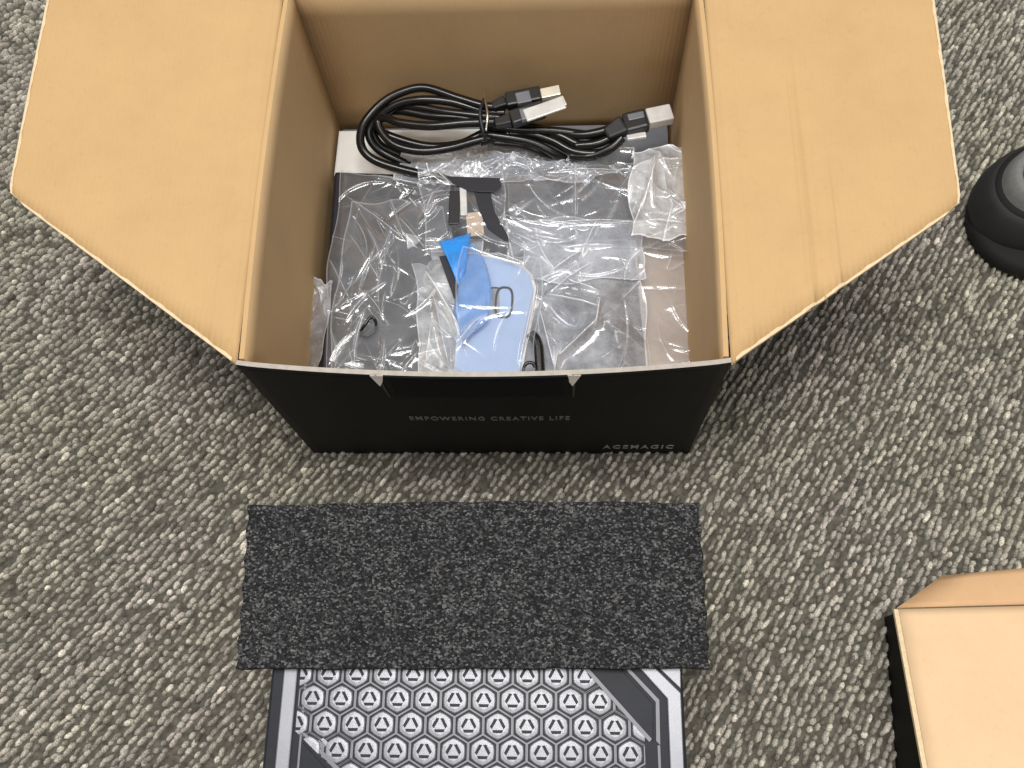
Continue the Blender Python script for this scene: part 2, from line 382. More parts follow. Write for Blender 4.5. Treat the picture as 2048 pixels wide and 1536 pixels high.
# second adapter brick right
brick = thing('power_brick', 'charcoal power brick inside a crumpled clear bag near the front right', 'power brick', pz(1240, 620, .03))
zb = .058
bp_ = poly_px([(1196, 486), (1262, 478), (1296, 790), (1150, 790)], zb)
prism('casing', bp_, .031, zb, M_brick, brick, .003)
prism('label_plate', poly_px([(1206, 620), (1262, 616), (1270, 700), (1190, 704)], zb), zb, zb+.0006, M_strap, brick)
prism('end_cap', poly_px([(1168, 712), (1280, 706), (1284, 742), (1160, 748)], zb), zb-.004, zb+.0014, M_strap, brick, .0006)
# pale board strip
prism('spacer', poly_px([(1262, 440), (1366, 436), (1392, 800), (1300, 800)], .055), .031, .055, M_greyboard, None, .001).name = 'spacer_board'
tag(bpy.data.objects['spacer_board'], 'pale greyish tan spacer board running along the right wall of the carton', 'spacer')
# card with oval marks, blue film over it
card = thing('card', 'bluish white card with rounded corner and black oval outlines near the carton front', 'card', pz(1000, 650, .06))
cz = .071
cp = poly_px([(930, 505), (1000, 518), (1042, 534), (1060, 552), (1067, 578), (1062, 620), (1048, 690), (1032, 800), (905, 800), (915, 640)], cz)
prism('sheet', cp, cz-.0014, cz, M_card, card, .0004)
prism('under_sheet', [(x+.002, y+.002) for x, y in cp], cz-.0036, cz-.0018, M_paper, card)
def ring(name, c, rx, ry, a, w_, z, mat, parent, a0=0, a1=2*math.pi, n=28):
    vs = []; fs = []
    for i in range(n+1):
        t = a0+(a1-a0)*i/n
        # squarish oval
        ct, st = math.cos(t), math.sin(t); k = (abs(ct)**3+abs(st)**3)**(-1/3)
        for rr in (0, w_):
            x, y = (rx-rr)*ct*k, (ry-rr)*st*k
            for zz in (z, z+.0004): vs.append((c[0]+x*math.cos(a)-y*math.sin(a), c[1]+x*math.sin(a)+y*math.cos(a), zz))
    for i in range(n):
        j = i*4; k = j+4; fs += [(j+1, k+1, k+3, j+3), (j, j+1, j+1, k+1)[:2]+(k+1, k), (j+3, k+3, k+2, j+2)]
    o = mesh_obj(name, vs, fs, mat); place(o, parent); return o
ring('oval_outline', pz(1008, 605, cz), .0072, .0135, -.05, .0017, cz+.0002, M_strap, card)
ring('oval_outline', pz(988, 602, cz), .0065, .0118, -.05, .0012, cz+.0001, M_strap, card, .3*math.pi, 1.05*math.pi+.9)
prism('grey_panel', poly_px([(984, 578), (999, 577), (999, 634), (985, 633)], cz), cz, cz+.0003, plain('grey_print', (.30, .31, .34), .5), card)

# ---- crumpled clear film
def crumple(X, Y, n, amp, ext, seed, sharp=.0017, und=0):
    n = int(n*.7)
    r = np.random.default_rng(seed); Z = np.zeros_like(X)
    x0, x1, y0, y1 = X.min(), X.max(), Y.min(), Y.max()
    for k in range(n):
        cx, cy = r.uniform(x0, x1), r.uniform(y0, y1); a = r.uniform(0, math.pi); l = r.uniform(.2, 1)*ext
        w_ = r.uniform(.3, 2.0)*sharp; d = (X-cx)*math.cos(a)+(Y-cy)*math.sin(a); s = -(X-cx)*math.sin(a)+(Y-cy)*math.cos(a)
        s = s + .25*d*d/ext*r.normal()
        win = np.clip(1-(d/l)**2, 0, 1)
        Z += r.choice([1, 1, -1])*r.uniform(.12, 1)**1.6*amp*1.5*np.exp(-np.abs(s)/w_)*win
    for k in range(5):
        a = r.uniform(0, 6.3); Z += und*np.sin((X*math.cos(a)+Y*math.sin(a))*r.uniform(50, 130)+r.uniform(0, 6))
    for k in range(7):
        a = r.uniform(0, 6.3); f = r.uniform(40, 160); Z += amp*.18*np.sin((X*math.cos(a)+Y*math.sin(a))*f+r.uniform(0, 6))
    return Z
def bag_sheet(name, quad, zc, n, amp, ext, seed, mat, parent=None, ridges=(), nu=110, nv=110, drape=.0, wave=.002, und=.0):
    """quad: four measured corners at level zc (tl, tr, br, bl)"""
    q = [np.array(at(x, y, z)) for (x, y), z in zip(quad, zc if isinstance(zc, (list, tuple)) else [zc]*4)]
    U, Vv = np.meshgrid(np.linspace(0, 1, nu), np.linspace(0, 1, nv), indexing='ij')
    P = ((1-U)*(1-Vv))[..., None]*q[0]+(U*(1-Vv))[..., None]*q[1]+(U*Vv)[..., None]*q[2]+((1-U)*Vv)[..., None]*q[3]
    r = np.random.default_rng(seed+99)
    # uneven border
    for ax, (A, B) in enumerate(((U, Vv), (Vv, U))):
        ph = r.uniform(0, 6, 4)
        off = sum(wave/(k+1)*np.sin(B*(5+4*k)+ph[k]) for k in range(4))
        P[..., ax] += off*(2*A-1)
    X, Y = P[..., 0], P[..., 1]
    Z = P[..., 2] + crumple(X, Y, n, amp, ext, seed, und=und)
    e = np.minimum(np.minimum(U, 1-U), np.minimum(Vv, 1-Vv)); Z -= drape*np.exp(-e/.05)
    for (a_, b_, hh, ww) in ridges:
        A = np.array(at(a_[0], a_[1], .066))[:2]; B = np.array(at(b_[0], b_[1], .066))[:2]; L = np.linalg.norm(B-A); t = (B-A)/L
        d = (X-A[0])*t[0]+(Y-A[1])*t[1]; s = -(X-A[0])*t[1]+(Y-A[1])*t[0]
        Z += hh*np.exp(-np.abs(s)/ww)*np.clip(1.15-((d-L/2)/(L/2))**2, 0, 1)
    P[..., 2] = Z
    V = P.reshape(-1, 3); i, j = np.meshgrid(np.arange(nu-1), np.arange(nv-1), indexing='ij'); a = (i*nv+j).ravel()
    fs = np.stack([a, a+1, a+nv+1, a+nv], 1)
    o = mesh_obj(name, V.tolist(), fs.tolist(), mat, None, None, True)
    lap = np.abs(np.gradient(np.gradient(Z, axis=0), axis=0)/ (np.linalg.norm(q[1]-q[0])/nu)**2)+np.abs(np.gradient(np.gradient(Z, axis=1), axis=1)/(np.linalg.norm(q[3]-q[0])/nv)**2)
    cr = np.clip(lap/np.percentile(lap, 98.5), 0, 1)**1.3
    e2 = np.minimum(np.minimum(U, 1-U)*np.linalg.norm(q[1]-q[0]), np.minimum(Vv, 1-Vv)*np.linalg.norm(q[3]-q[0]))
    cr = np.clip(cr+.5*(e2 < .0009), 0, 1)
    at2 = o.data.attributes.new('crease', 'FLOAT', 'POINT'); at2.data.foreach_set('value', cr.ravel().astype(np.float32))
    if parent is not None: place(o, parent)
    return o
# bag round the grey adapter
bagL = thing('plastic_bag', 'crinkled clear plastic bag wrapped round the flat grey adapter at the left', 'plastic bag', pz(770, 540, .06))
bag_sheet('film_top', [(676, 345), (905, 352), (905, 770), (648, 770)], .0655, 120, .0017, .035, 1, M_film, bagL,
          [((700, 470), (760, 560), .004, .0016), ((865, 560), (935, 700), .006, .002), ((660, 520), (700, 600), .004, .0015),
           ((690, 390), (810, 480), .0035, .0018), ((740, 350), (850, 372), .0035, .0015), ((830, 400), (905, 380), .003, .0015)], 270, 290)
bag_sheet('film_layer', [(700, 400), (890, 410), (930, 775), (650, 775)], .0695, 90, .0016, .03, 2, M_film, bagL,
          [((800, 440), (850, 500), .004, .0015), ((870, 600), (900, 740), .005, .002)], 200, 240)
bag_sheet('film_edge', [(628, 560), (662, 560), (640, 775), (598, 775)], [.06, .066, .062, .045], 40, .003, .015, 3, M_film2, bagL, (), 50, 110)
bag_sheet('film_fold', [(820, 470), (960, 480), (930, 780), (840, 780)], [.062, .068, .072, .07], 40, .002, .03, 4, M_film3, bagL,
          [((850, 540), (945, 700), .005, .0016), ((900, 620), (945, 745), .004, .0014)], 80, 140, und=.0011)
# central / right big bag
bagR = thing('plastic_bag', 'crumpled clear plastic bag with sharp bright folds round the charcoal brick', 'plastic bag', pz(1180, 600, .06))
star = [((1085, 560), (1185, 495), .009, .0035), ((1095, 590), (1200, 520), .006, .0022), ((1090, 590), (1200, 625), .010, .0050),
        ((1080, 620), (1110, 745), .007, .0026), ((1110, 720), (1195, 645), .009, .0028), ((1100, 610), (1150, 650), -.009, .0025),
        ((1200, 600), (1190, 660), .006, .003), ((1120, 560), (1200, 590), .004, .003), ((1110, 740), (1118, 690), .005, .0012)]
bag_sheet('film_top', [(1045, 485), (1275, 478), (1300, 775), (1020, 775)], .0665, 50, .0010, .04, 5, M_film2, bagR, star, 230, 230, und=.0011)
bag_sheet('film_layer', [(1010, 440), (1290, 440), (1285, 560), (1020, 560)], .0705, 50, .0018, .03, 6, M_film2, bagR,
          [((1080, 445), (1180, 462), .004, .0013), ((1130, 500), (1230, 495), .004, .0013), ((1200, 430), (1160, 520), .003, .0014)], 150, 80)
# zip bag at the back right
bagZ = thing('zip_bag', 'flat clear zip bag with straight seams lying across the back right of the carton', 'plastic bag', pz(1180, 400, .07))
seams = [((1090, 352), (1372, 345), .003, .0010), ((1150, 330), (1150, 450), .0026, .0009), ((1278, 300), (1280, 420), .0034, .0010),
         ((1290, 420), (1310, 345), .006, .0022), ((1080, 452), (1360, 452), .003, .0013)]
bag_sheet('film_top', [(985, 335), (1378, 320), (1382, 500), (1000, 490)], .0725, 90, .0011, .045, 7, M_film, bagZ, seams, 320, 150, und=.0007)
bag_sheet('film_layer', [(1000, 350), (1372, 345), (1375, 475), (1040, 480)], .068, 70, .0011, .04, 8, M_film, bagZ, (), 140, 80)
bag_sheet('film_corner', [(1262, 300), (1376, 292), (1380, 470), (1262, 476)], .077, 40, .0024, .03, 9, M_film3, bagZ,
          [((1280, 440), (1310, 340), .006, .0024), ((1310, 340), (1368, 335), .004, .0018), ((1290, 455), (1370, 462), .004, .0014)], 90, 110, und=.0013)
# loose film below the coiled cable
bagC = thing('plastic_bag', 'loose crumpled clear bag under the coiled black cable at the back', 'plastic bag', pz(950, 320, .06))
bag_sheet('film_top', [(800, 300), (1180, 290), (1175, 372), (790, 362)], .066, 130, .0022, .025, 10, M_film2, bagC,
          [((960, 300), (1080, 330), .005, .0014), ((1050, 300), (980, 350), .005, .0014)], 190, 70)
bag_sheet('film_layer', [(900, 285), (1260, 280), (1270, 345), (930, 355)], .071, 110, .0024, .022, 11, M_film, bagC, (), 170, 60)
bag_sheet('film_side', [(840, 340), (1000, 345), (1030, 520), (850, 500)], .0800, 60, .0018, .03, 12, M_film, bagC,
          [((855, 350), (905, 385), .005, .0014)], 90, 100)
# bag round the card
bagK = thing('plastic_bag', 'clear plastic sleeve round the bluish white card in the middle', 'plastic bag', pz(1000, 620, .07))
bag_sheet('film_top', [(925, 490), (1080, 525), (1072, 780), (900, 780)], .0825, 22, .0009, .04, 13, M_film, bagK,
          [((940, 510), (1050, 545), .003, .0011), ((1075, 580), (1040, 745), .003, .0012), ((965, 650), (905, 720), .004, .0012)], 100, 150)
# film above the spacer board
bagS = thing('plastic_bag', 'thin clear film clinging to the pale spacer board at the right wall', 'plastic bag', pz(1330, 600, .056))
bag_sheet('film_top', [(1262, 450), (1372, 445), (1392, 775), (1300, 775)], .0585, 40, .0012, .035, 14, M_film, bagS, (), 70, 150)

# blue protective film
blue = thing('blue_tape', 'folded strip of bright blue protective film over the left edge of the card', 'tape', pz(930, 570, .07))
def strip(name, l, mat, parent, amp=.0008, seed=0):
    # l: list of (left px, right px, z) rows
    r = np.random.default_rng(seed); rows = []
    n = 12; k = 10
    L = [Vector(at(*a, z)) for a, b_, z in l]; R_ = [Vector(at(*b_, z)) for a, b_, z in l]
    Ls, Rs = spline(L, n), spline(R_, n); vs = []; ph = r.uniform(0, 6)
    for i, (a, b_) in enumerate(zip(Ls, Rs)):
        for j in range(k+1):
            p = a.lerp(b_, j/k); p.z += amp*math.sin(i*.5+ph+j*.6)+amp*math.sin(j*1.3+i*.17); vs.append(p)
    fs = [(i*(k+1)+j, i*(k+1)+j+1, (i+1)*(k+1)+j+1, (i+1)*(k+1)+j) for i in range(len(Ls)-1) for j in range(k)]
    o = mesh_obj(name, vs, fs, mat, None, None, True); o.modifiers.new('solid', 'SOLIDIFY').thickness = .0003
    return place(o, parent)
strip('top_fold', [((878, 484), (942, 466), .080), ((892, 512), (936, 502), .081), ((906, 546), (932, 535), .080), ((916, 572), (928, 560), .078)], M_tape, blue, .0002, 1)
strip('lower_strip', [((930, 490), (946, 484), .078), ((926, 530), (968, 520), .079), ((916, 575), (982, 572), .079), ((908, 620), (981, 615), .079), ((918, 655), (972, 645), .078), ((926, 692), (940, 668), .077)], M_tape2, blue, .0003, 2)
# dark strap between
strap = thing('black_strap', 'forked black strap between the grey adapter and the clear bags', 'strap', pz(960, 400, .07))
prism('strap_head', poly_px([(893, 352), (1000, 356), (1003, 372), (985, 384), (960, 384), (936, 380), (905, 366)], .083), .0815, .083, M_strap, strap, .0004)
prism('strap_leg', poly_px([(948, 382), (980, 382), (988, 420), (1022, 482), (1008, 480), (975, 455), (958, 420)], .082), .080, .0814, M_strap, strap, .0004)
prism('strap_leg', poly_px([(878, 512), (902, 508), (925, 560), (920, 600), (908, 596)], .076), .0742, .0756, M_strap, strap, .0004)
cn = thing('small_plug', 'small black plug with pale metal tongue above the blue film', 'plug', pz(920, 420, .07))
box_between('housing', pz(910, 385, .078), pz(908, 452, .078), .0085, .006, M_plug, cn)
box_between('tongue', pz(926, 372, .080), pz(928, 432, .080), .0055, .003, M_cap, cn)
box_between('tag', pz(948, 425, .079), pz(952, 472, .079), .013, .0012, M_copper, cn, .0003)
ck = tag(tube('thin_cable', [pz(1062, 668, .078), pz(1075, 690, .078), pz(1080, 760, .076)], .0042, M_cable), 'short black cable end between the card sleeve and the crumpled bag', 'cable')
rg = tag(tube('cable_loop', [pz(1045, 745, .08), pz(1052, 728, .082), pz(1066, 727, .082), pz(1073, 745, .08)], .0014, M_cable, n=8), 'tiny black wire loop at the front rim beside the card', 'wire')

# ------------------------------------------------------------------ coiled cable with two plugs
cab = thing('coiled_cable', 'coiled glossy black cable tied in a bundle with two metal tipped plugs', 'cable', pz(930, 240, .07))
r_ = .0036
def tb(name, l, rad=r_): return tube(name, [pz(x, y, z) for x, y, z in l], rad, M_cable, cab)
tb('cable_loop', [(1010, 214, .094), (970, 212, .096), (915, 196, .098), (850, 176, .100), (800, 186, .098), (760, 210, .094), (727, 250, .088), (722, 290, .080), (745, 318, .074), (800, 338, .070), (880, 356, .066), (950, 372, .058)])
tb('cable_loop', [(1010, 226, .090), (965, 222, .092), (900, 204, .096), (840, 200, .098), (790, 212, .094), (748, 244, .086), (738, 270, .080), (758, 300, .072), (810, 326, .064), (860, 340, .055)])
tb('cable_loop', [(1000, 236, .092), (960, 232, .094), (890, 224, .094), (830, 214, .092), (785, 216, .090), (758, 236, .088), (762, 262, .085), (790, 290, .082), (840, 302, .080), (900, 296, .080), (960, 280, .083), (1020, 268, .084)])
tb('cable_loop', [(990, 244, .095), (930, 246, .097), (860, 252, .096), (800, 246, .093), (768, 236, .090), (752, 246, .086), (770, 268, .080), (850, 292, .076), (920, 288, .078), (980, 262, .082), (1060, 254, .083), (1120, 272, .080), (1165, 290, .078), (1225, 276, .080)])
tb('cable_loop', [(990, 250, .092), (920, 236, .092), (860, 232, .091), (800, 222, .088), (765, 228, .084), (745, 256, .078), (760, 290, .070), (800, 310, .062)])
tb('cable_run', [(960, 284, .082), (1040, 266, .083), (1100, 280, .079), (1150, 304, .076), (1205, 305, .076), (1240, 282, .080)])
tb('cable_run', [(960, 270, .084), (990, 272, .085), (1060, 284, .081), (1110, 308, .074), (1150, 328, .062)])
tb('cable_run', [(960, 250, .09), (1030, 258, .087), (1110, 262, .083), (1180, 270, .080), (1240, 268, .080)])
tb('cable_run', [(985, 285, .080), (1040, 290, .077), (1075, 302, .074), (1110, 326, .062)], .0030)
tie = [pz(968, 198, .104), pz(960, 225, .105), pz(966, 262, .100), pz(972, 282, .092)]
tube('wire_tie', tie, .0013, M_strap, cab)
tube('wire_tie', [pz(972, 180, .098), pz(970, 196, .104), pz(975, 230, .106), pz(972, 262, .101)], .0010, M_metal, cab)
def plug(a, b_, c, d, w_):
    # cable end a, body b->c, tip c->d
    box_between('strain_relief', pz(*a), pz(*b_), .007, .006, M_plug, cab, .0012, w_*.75, .008)
    box_between('plug_body', pz(*b_), pz(*c), w_, .009, M_plug, cab, .0015)
    m_ = [(b_[i]+c[i])/2 for i in range(3)]
    box_between('plug_band', pz(m_[0]-14, m_[1]+3, m_[2]+.0035), pz(m_[0]+14, m_[1]-3, m_[2]+.0035), w_*.8, .0045, M_line, cab, .0006)
    box_between('plug_tip', pz(*c), pz(*d), w_*.70, .0045, M_tip, cab, .0005)
plug((985, 214, .096), (1012, 204, .098), (1082, 190, .100), (1120, 182, .101), .0130)
plug((990, 248, .096), (1022, 240, .098), (1088, 218, .101), (1130, 203, .102), .0130)
box_between('clear_cap', pz(1050, 232, .105), pz(1128, 205, .107), .0115, .0022, M_cap, cab, .0008)
# second cable plug at the right
pc = thing('cable_plug', 'black plug with clear capped metal end leaning in the back right corner', 'plug', pz(1280, 240, .08))
def tb2(l, rad=r_): return tube('lead', [pz(x, y, z) for x, y, z in l], rad, M_cable, pc)
tb2([(1130, 268, .080), (1165, 270, .082), (1200, 264, .084), (1228, 254, .086)])
tb2([(1150, 292, .078), (1190, 288, .080), (1220, 276, .082), (1240, 262, .084)])
tb2([(1140, 312, .073), (1185, 312, .075), (1222, 296, .080), (1245, 275, .084)])
box_between('strain_relief', pz(1212, 272, .084), pz(1250, 250, .088), .010, .009, M_plug, pc, .002, .0165, .011)
box_between('plug_body', pz(1248, 252, .088), pz(1294, 240, .090), .0175, .011, M_plug, pc, .002)
box_between('grip', pz(1256, 236, .0945), pz(1288, 229, .0955), .006, .002, M_line, pc, .0006)
box_between('tip_cap', pz(1294, 238, .090), pz(1343, 228, .090), .0145, .009, M_cap, pc, .0012)
box_between('side_tongue', pz(1254, 276, .086), pz(1292, 270, .087), .0048, .003, M_cap, pc, .0006)

# ------------------------------------------------------------------ mini computer
ZD = .106
dev = thing('mini_computer', 'grey and silver mini computer case with honeycomb patterned top under the foam sheet', 'computer', (0, -.30, 0))
def px2(l, z=ZD): return poly_px(l, z)
x0, x1 = at(537, 1400, ZD).x, at(1368, 1400, ZD).x; yt = -.155; yb = -.155-.262
prism('housing', [(x0+.004, yt), (x1-.004, yt), (x1, yt-.004), (x1, yb+.004), (x1-.004, yb), (x0+.004, yb), (x0, yb+.004), (x0, yt-.004)], .004, ZD, M_dark, dev, .002)
for fx in (x0+.03, x1-.03):
    for fy in (yt-.03, yb+.03):
        ft = prism('foot', [(fx+.01*math.cos(a), fy+.01*math.sin(a)) for a in np.linspace(0, 2*math.pi, 16, endpoint=False)], 0.0005, .0045, M_rubber, dev)
yy = lambda py: at(1000, py, ZD).y
def xs(px, py=1440): return at(px, py, ZD).x
def rect(xa, xb, ya, yb_): return [(xa, ya), (xb, ya), (xb, yb_), (xa, yb_)]
la, lb = xs(560), xs(588)
prism('side_trim', rect(la, lb, yt-.002, yb+.004), ZD-.001, ZD+.0022, M_silver, dev, .0008)
prism('trim_line', rect(xs(603), xs(607), yt-.002, yb+.03), ZD-.001, ZD+.0008, M_line, dev)
# diagonal corner: dark band, light lines and silver trim
prism('corner_band', px2([(1160, 1318), (1222, 1318), (1306, 1408), (1306, 1482)]), ZD-.001, ZD+.0012, M_dark, dev, .0003)
prism('corner_line', px2([(1232, 1318), (1240, 1318), (1318, 1400), (1320, 1490), (1312, 1482), (1311, 1404)]), ZD-.001, ZD+.0016, M_line, dev)
yb2 = yb+.004
xa, xb = xs(1335), xs(1360)
p = px2([(1262, 1318), (1300, 1326), (1340, 1366), (1361, 1386)])
prism('corner_trim', [p[0], p[1], p[3], (xb, yb2), (xa, yb2), tuple(at(1334, 1398, ZD)[:2])], ZD-.001, ZD+.0022, M_silver, dev, .0006)
prism('corner_cap', px2([(1296, 1316), (1360, 1316), (1361, 1378)]), ZD-.001, ZD+.0017, M_silver, dev, .0004)
prism('trim_line', rect(xs(1313), xs(1318), yy(1486), yb+.01), ZD-.001, ZD+.0008, M_line, dev)
# lower left corner
prism('field_line', px2([(1148, 1316), (1158, 1316), (1303, 1478), (1298, 1484)]), ZD-.001, ZD+.0025, M_line, dev)
prism('corner_line', px2([(604, 1466), (612, 1466), (690, 1546), (682, 1552)]), ZD-.001, ZD+.0014, M_line, dev)
prism('corner_line', px2([(632, 1484), (640, 1480), (652, 1492), (644, 1498)]), ZD-.001, ZD+.0012, M_line, dev)
prism('corner_line', px2([(642, 1478), (648, 1476), (662, 1490), (656, 1496)]), ZD-.001, ZD+.0012, M_silver, dev)
prism('corner_band', px2([(606, 1486), (666, 1552), (606, 1600)]), ZD-.001, ZD+.0010, M_dark, dev)
# honeycomb
pitch = (at(1141, 1400, ZD).x-at(626, 1400, ZD).x)/9
ox, oy = at(626, 1400, ZD).x, at(900, 1400, ZD).y; rp = (at(900, 1400, ZD).y-at(900, 1503, ZD).y)/2
def hexa(r, ph=math.pi/2): return [(r*math.cos(ph+k*math.pi/3), r*math.sin(ph+k*math.pi/3)) for k in range(6)]
def hexring(vs, fs, ix, ra, rb, z0, z1, mi):
    a, b_ = hexa(ra), hexa(rb); n = len(vs)
    vs += [(x, y, z1) for x, y in a]+[(x, y, z1) for x, y in b_]+[(x, y, z0) for x, y in a]+[(x, y, z0) for x, y in b_]
    for k in range(6):
        j = (k+1) % 6
        fs += [(n+k, n+j, n+6+j, n+6+k), (n+k, n+12+k, n+12+j, n+j), (n+6+j, n+18+j, n+18+k, n+6+k)]; ix += [mi]*3
def cell_mesh(full=True):
    R_ = pitch/2/math.cos(math.pi/6); vs, fs, ix = [], [], []
    hexring(vs, fs, ix, R_*.998, R_*.915, 0, .0010, 0)               # pale frame between the cells
    n0 = len(vs)                                                    # domed silver button
    sides = 18
    prof = [(R_*.745, 0), (R_*.735, .0009), (R_*.67, .0015), (R_*.50, .0017)]
    for rr, z in prof:
        for k in range(sides):
            t = 2*math.pi*k/sides+math.pi/2; hexf = 1-.045*math.cos(6*(t-math.pi/2)+math.pi); vs.append((rr*hexf*math.cos(t), rr*hexf*math.sin(t), z))
    for l in range(3):
        for k in range(sides):
            j = (k+1) % sides; fs.append((n0+l*sides+k, n0+l*sides+j, n0+(l+1)*sides+j, n0+(l+1)*sides+k)); ix.append(1)
    fs.append(tuple(n0+3*sides+k for k in range(sides))); ix.append(1)
    # three dark bars forming a triangle with open corners
    for q in range(3):
        a = q*2*math.pi/3-math.pi/2; c, s = math.cos(a), math.sin(a); rd = R_*.30; hl = R_*.32; hw = R_*.085
        n = len(vs)
        for (u, v_) in ((-hl, rd-hw), (hl, rd-hw), (hl*.82, rd+hw), (-hl*.82, rd+hw)):
            x, y = v_, u; vs += [(x*c-y*s, x*s+y*c, .0016), (x*c-y*s, x*s+y*c, .00215)]
        fs += [(n+1, n+3, n+5, n+7)]+[(n+2*k, n+(2*k+2) % 8, n+(2*k+3) % 8, n+2*k+1) for k in range(4)]; ix += [2]*5
    me = bpy.data.meshes.new('honeycomb_cell'); me.from_pydata(vs, [], fs); me.update()
    for m_ in (M_line, M_bright, M_dark): me.materials.append(m_)
    me.polygons.foreach_set('material_index', ix); return me
cm = cell_mesh()
import bmesh
bm = bmesh.new(); bm.from_mesh(cm); bmesh.ops.recalc_face_normals(bm, faces=bm.faces); bm.to_mesh(cm); bm.free()
halfm = cm.copy()
bm = bmesh.new(); bm.from_mesh(halfm); bmesh.ops.bisect_plane(bm, geom=bm.verts[:]+bm.edges[:]+bm.faces[:], plane_co=(0, 0, 0), plane_no=(1, 0, 0), clear_inner=True); bm.to_mesh(halfm); bm.free()
halfr = cm.copy()
bm = bmesh.new(); bm.from_mesh(halfr); bmesh.ops.bisect_plane(bm, geom=bm.verts[:]+bm.edges[:]+bm.faces[:], plane_co=(0, 0, 0), plane_no=(-1, 0, 0), clear_inner=True); bm.to_mesh(halfr); bm.free()
xl, xr = xs(608), xs(1310)
for j in range(-1, 12):
    y = oy-j*rp
    sh = 0 if j % 2 == 0 else pitch/2
    for i in range(-1, 13):
        x = ox+i*pitch+sh
        cut = None
        if x < xl-.0045 or x > xr+.001: continue
        # the diagonal corner bands cut the field
        ux, uy = at(1160, 1318, ZD)[:2]; vx, vy = at(1306, 1482, ZD)[:2]
        side = (vx-ux)*(y-uy)-(vy-uy)*(x-ux); Ld = math.hypot(vx-ux, vy-uy)
        if side/Ld > pitch*.45 and y > vy-.004: continue
        if side/Ld > -pitch*.56 and y > vy-.012: cut = (ux, uy, vx, vy, 1, side/Ld > -pitch*.15)
        ux, uy = at(600, 1470, ZD)[:2]; vx, vy = at(690, 1560, ZD)[:2]
        side = (vx-ux)*(y-uy)-(vy-uy)*(x-ux); Ld = math.hypot(vx-ux, vy-uy)
        if side/Ld < -pitch*.45 and y < uy+.004: continue
        if side/Ld < pitch*.56 and y < uy+.012: cut = (ux, uy, vx, vy, -1, side/Ld < pitch*.15)
        me = cm
        if x < xl+.004: me = halfm
        if x+pitch/2 > xr+.002: me = halfr
        if cut:
            me = me.copy(); bm = bmesh.new(); bm.from_mesh(me); nx, ny = -(cut[3]-cut[1]), (cut[2]-cut[0]); sg = cut[4]
            bmesh.ops.bisect_plane(bm, geom=bm.verts[:]+bm.edges[:]+bm.faces[:], plane_co=(cut[0]-x, cut[1]-y, 0), plane_no=(nx*sg, ny*sg, 0), clear_outer=True)
            if cut[5]: bmesh.ops.delete(bm, geom=[f for f in bm.faces if f.material_index == 2], context='FACES')
            bm.to_mesh(me); bm.free()
            if not me.polygons: continue
        o = bpy.data.objects.new('honeycomb_cell', me); C.objects.link(o); o.parent = dev
        o.location = (x, y+.30, ZD+.0001)
# protective clear film on the computer's top is part of the silver coat

# ------------------------------------------------------------------ foam sheet
m, nt, b = newmat('black_foam'); v = texco(nt)
vo = nt.nodes.new('ShaderNodeTexVoronoi'); vo.inputs['Scale'].default_value = 820; nt.links.new(texco(nt, (.85, 1.1, 1)), vo.inputs['Vector'])
sepc = nt.nodes.new('ShaderNodeSeparateColor'); nt.links.new(vo.outputs['Color'], sepc.inputs[0])
n1r = noise(nt, v, 900, 3, .7); hm = nt.nodes.new('ShaderNodeMath'); hm.operation = 'MULTIPLY'; hm.inputs[1].default_value = .5; nt.links.new(n1r, hm.inputs[0]); n1 = hm.outputs[0]; n2 = noise(nt, texco(nt, (.12, 1, 1)), 150, 3, .6)
ma = nt.nodes.new('ShaderNodeMath'); ma.operation = 'MULTIPLY_ADD'; ma.inputs[1].default_value = .62
nt.links.new(sepc.outputs[0], ma.inputs[0]); nt.links.new(n1, ma.inputs[2])
mxx = nt.nodes.new('ShaderNodeMath'); mxx.operation = 'MULTIPLY_ADD'; mxx.inputs[1].default_value = .17
nt.links.new(n2, mxx.inputs[0]); nt.links.new(ma.outputs[0], mxx.inputs[2])
nt.links.new(ramp(nt, mxx.outputs[0], [(.36, (.013, .013, .014)), (.68, (.032, .032, .034)), (.86, (.085, .085, .087)), (.98, (.18, .18, .18))]), b.inputs['Base Color'])
b.inputs['Roughness'].default_value = .6
bump(nt, b, mxx.outputs[0], .9, .0012)
M_foam = m; b.inputs['Specular IOR Level'].default_value = .12; b.inputs['Roughness'].default_value = .9
ZF = .118
fq = [at(473, 1337, ZF), at(1419, 1336, ZF), at(1398, 1006, ZF), at(497, 1012, ZF)]
r = np.random.default_rng(5); phs = r.uniform(0, 6, 12)
def ffoam(u, v):
    p = fq[0].lerp(fq[1], u).lerp(fq[3].lerp(fq[2], u), v)
    z = ZF+.0006*math.sin(u*9+phs[0])*math.sin(v*5+phs[1])+.0005*math.sin(u*23+v*4+phs[2])+.0005*random.uniform(-.5, .5)
    z += -.0016*math.exp(-((v-.24)/.02)**2)*math.exp(-((u-.5)/.35)**2)+.0004*math.sin(v*46+2*math.sin(u*5))*math.sin(v*15+u*3)
    e = .0003*math.sin(u*31+phs[3])+.0002*math.sin(u*71+phs[4])
    return (p.x+.0007*math.sin(v*37+phs[5])*(2*u-1), p.y+e*(2*v-1)+.002*math.sin(math.pi*u)*v, z)
o = sheet('foam_sheet', ffoam, 220, 90, .0095, [M_foam]*3, down=True); tag(o, 'black speckled rectangular foam sheet lying on top of the mini computer', 'foam sheet')

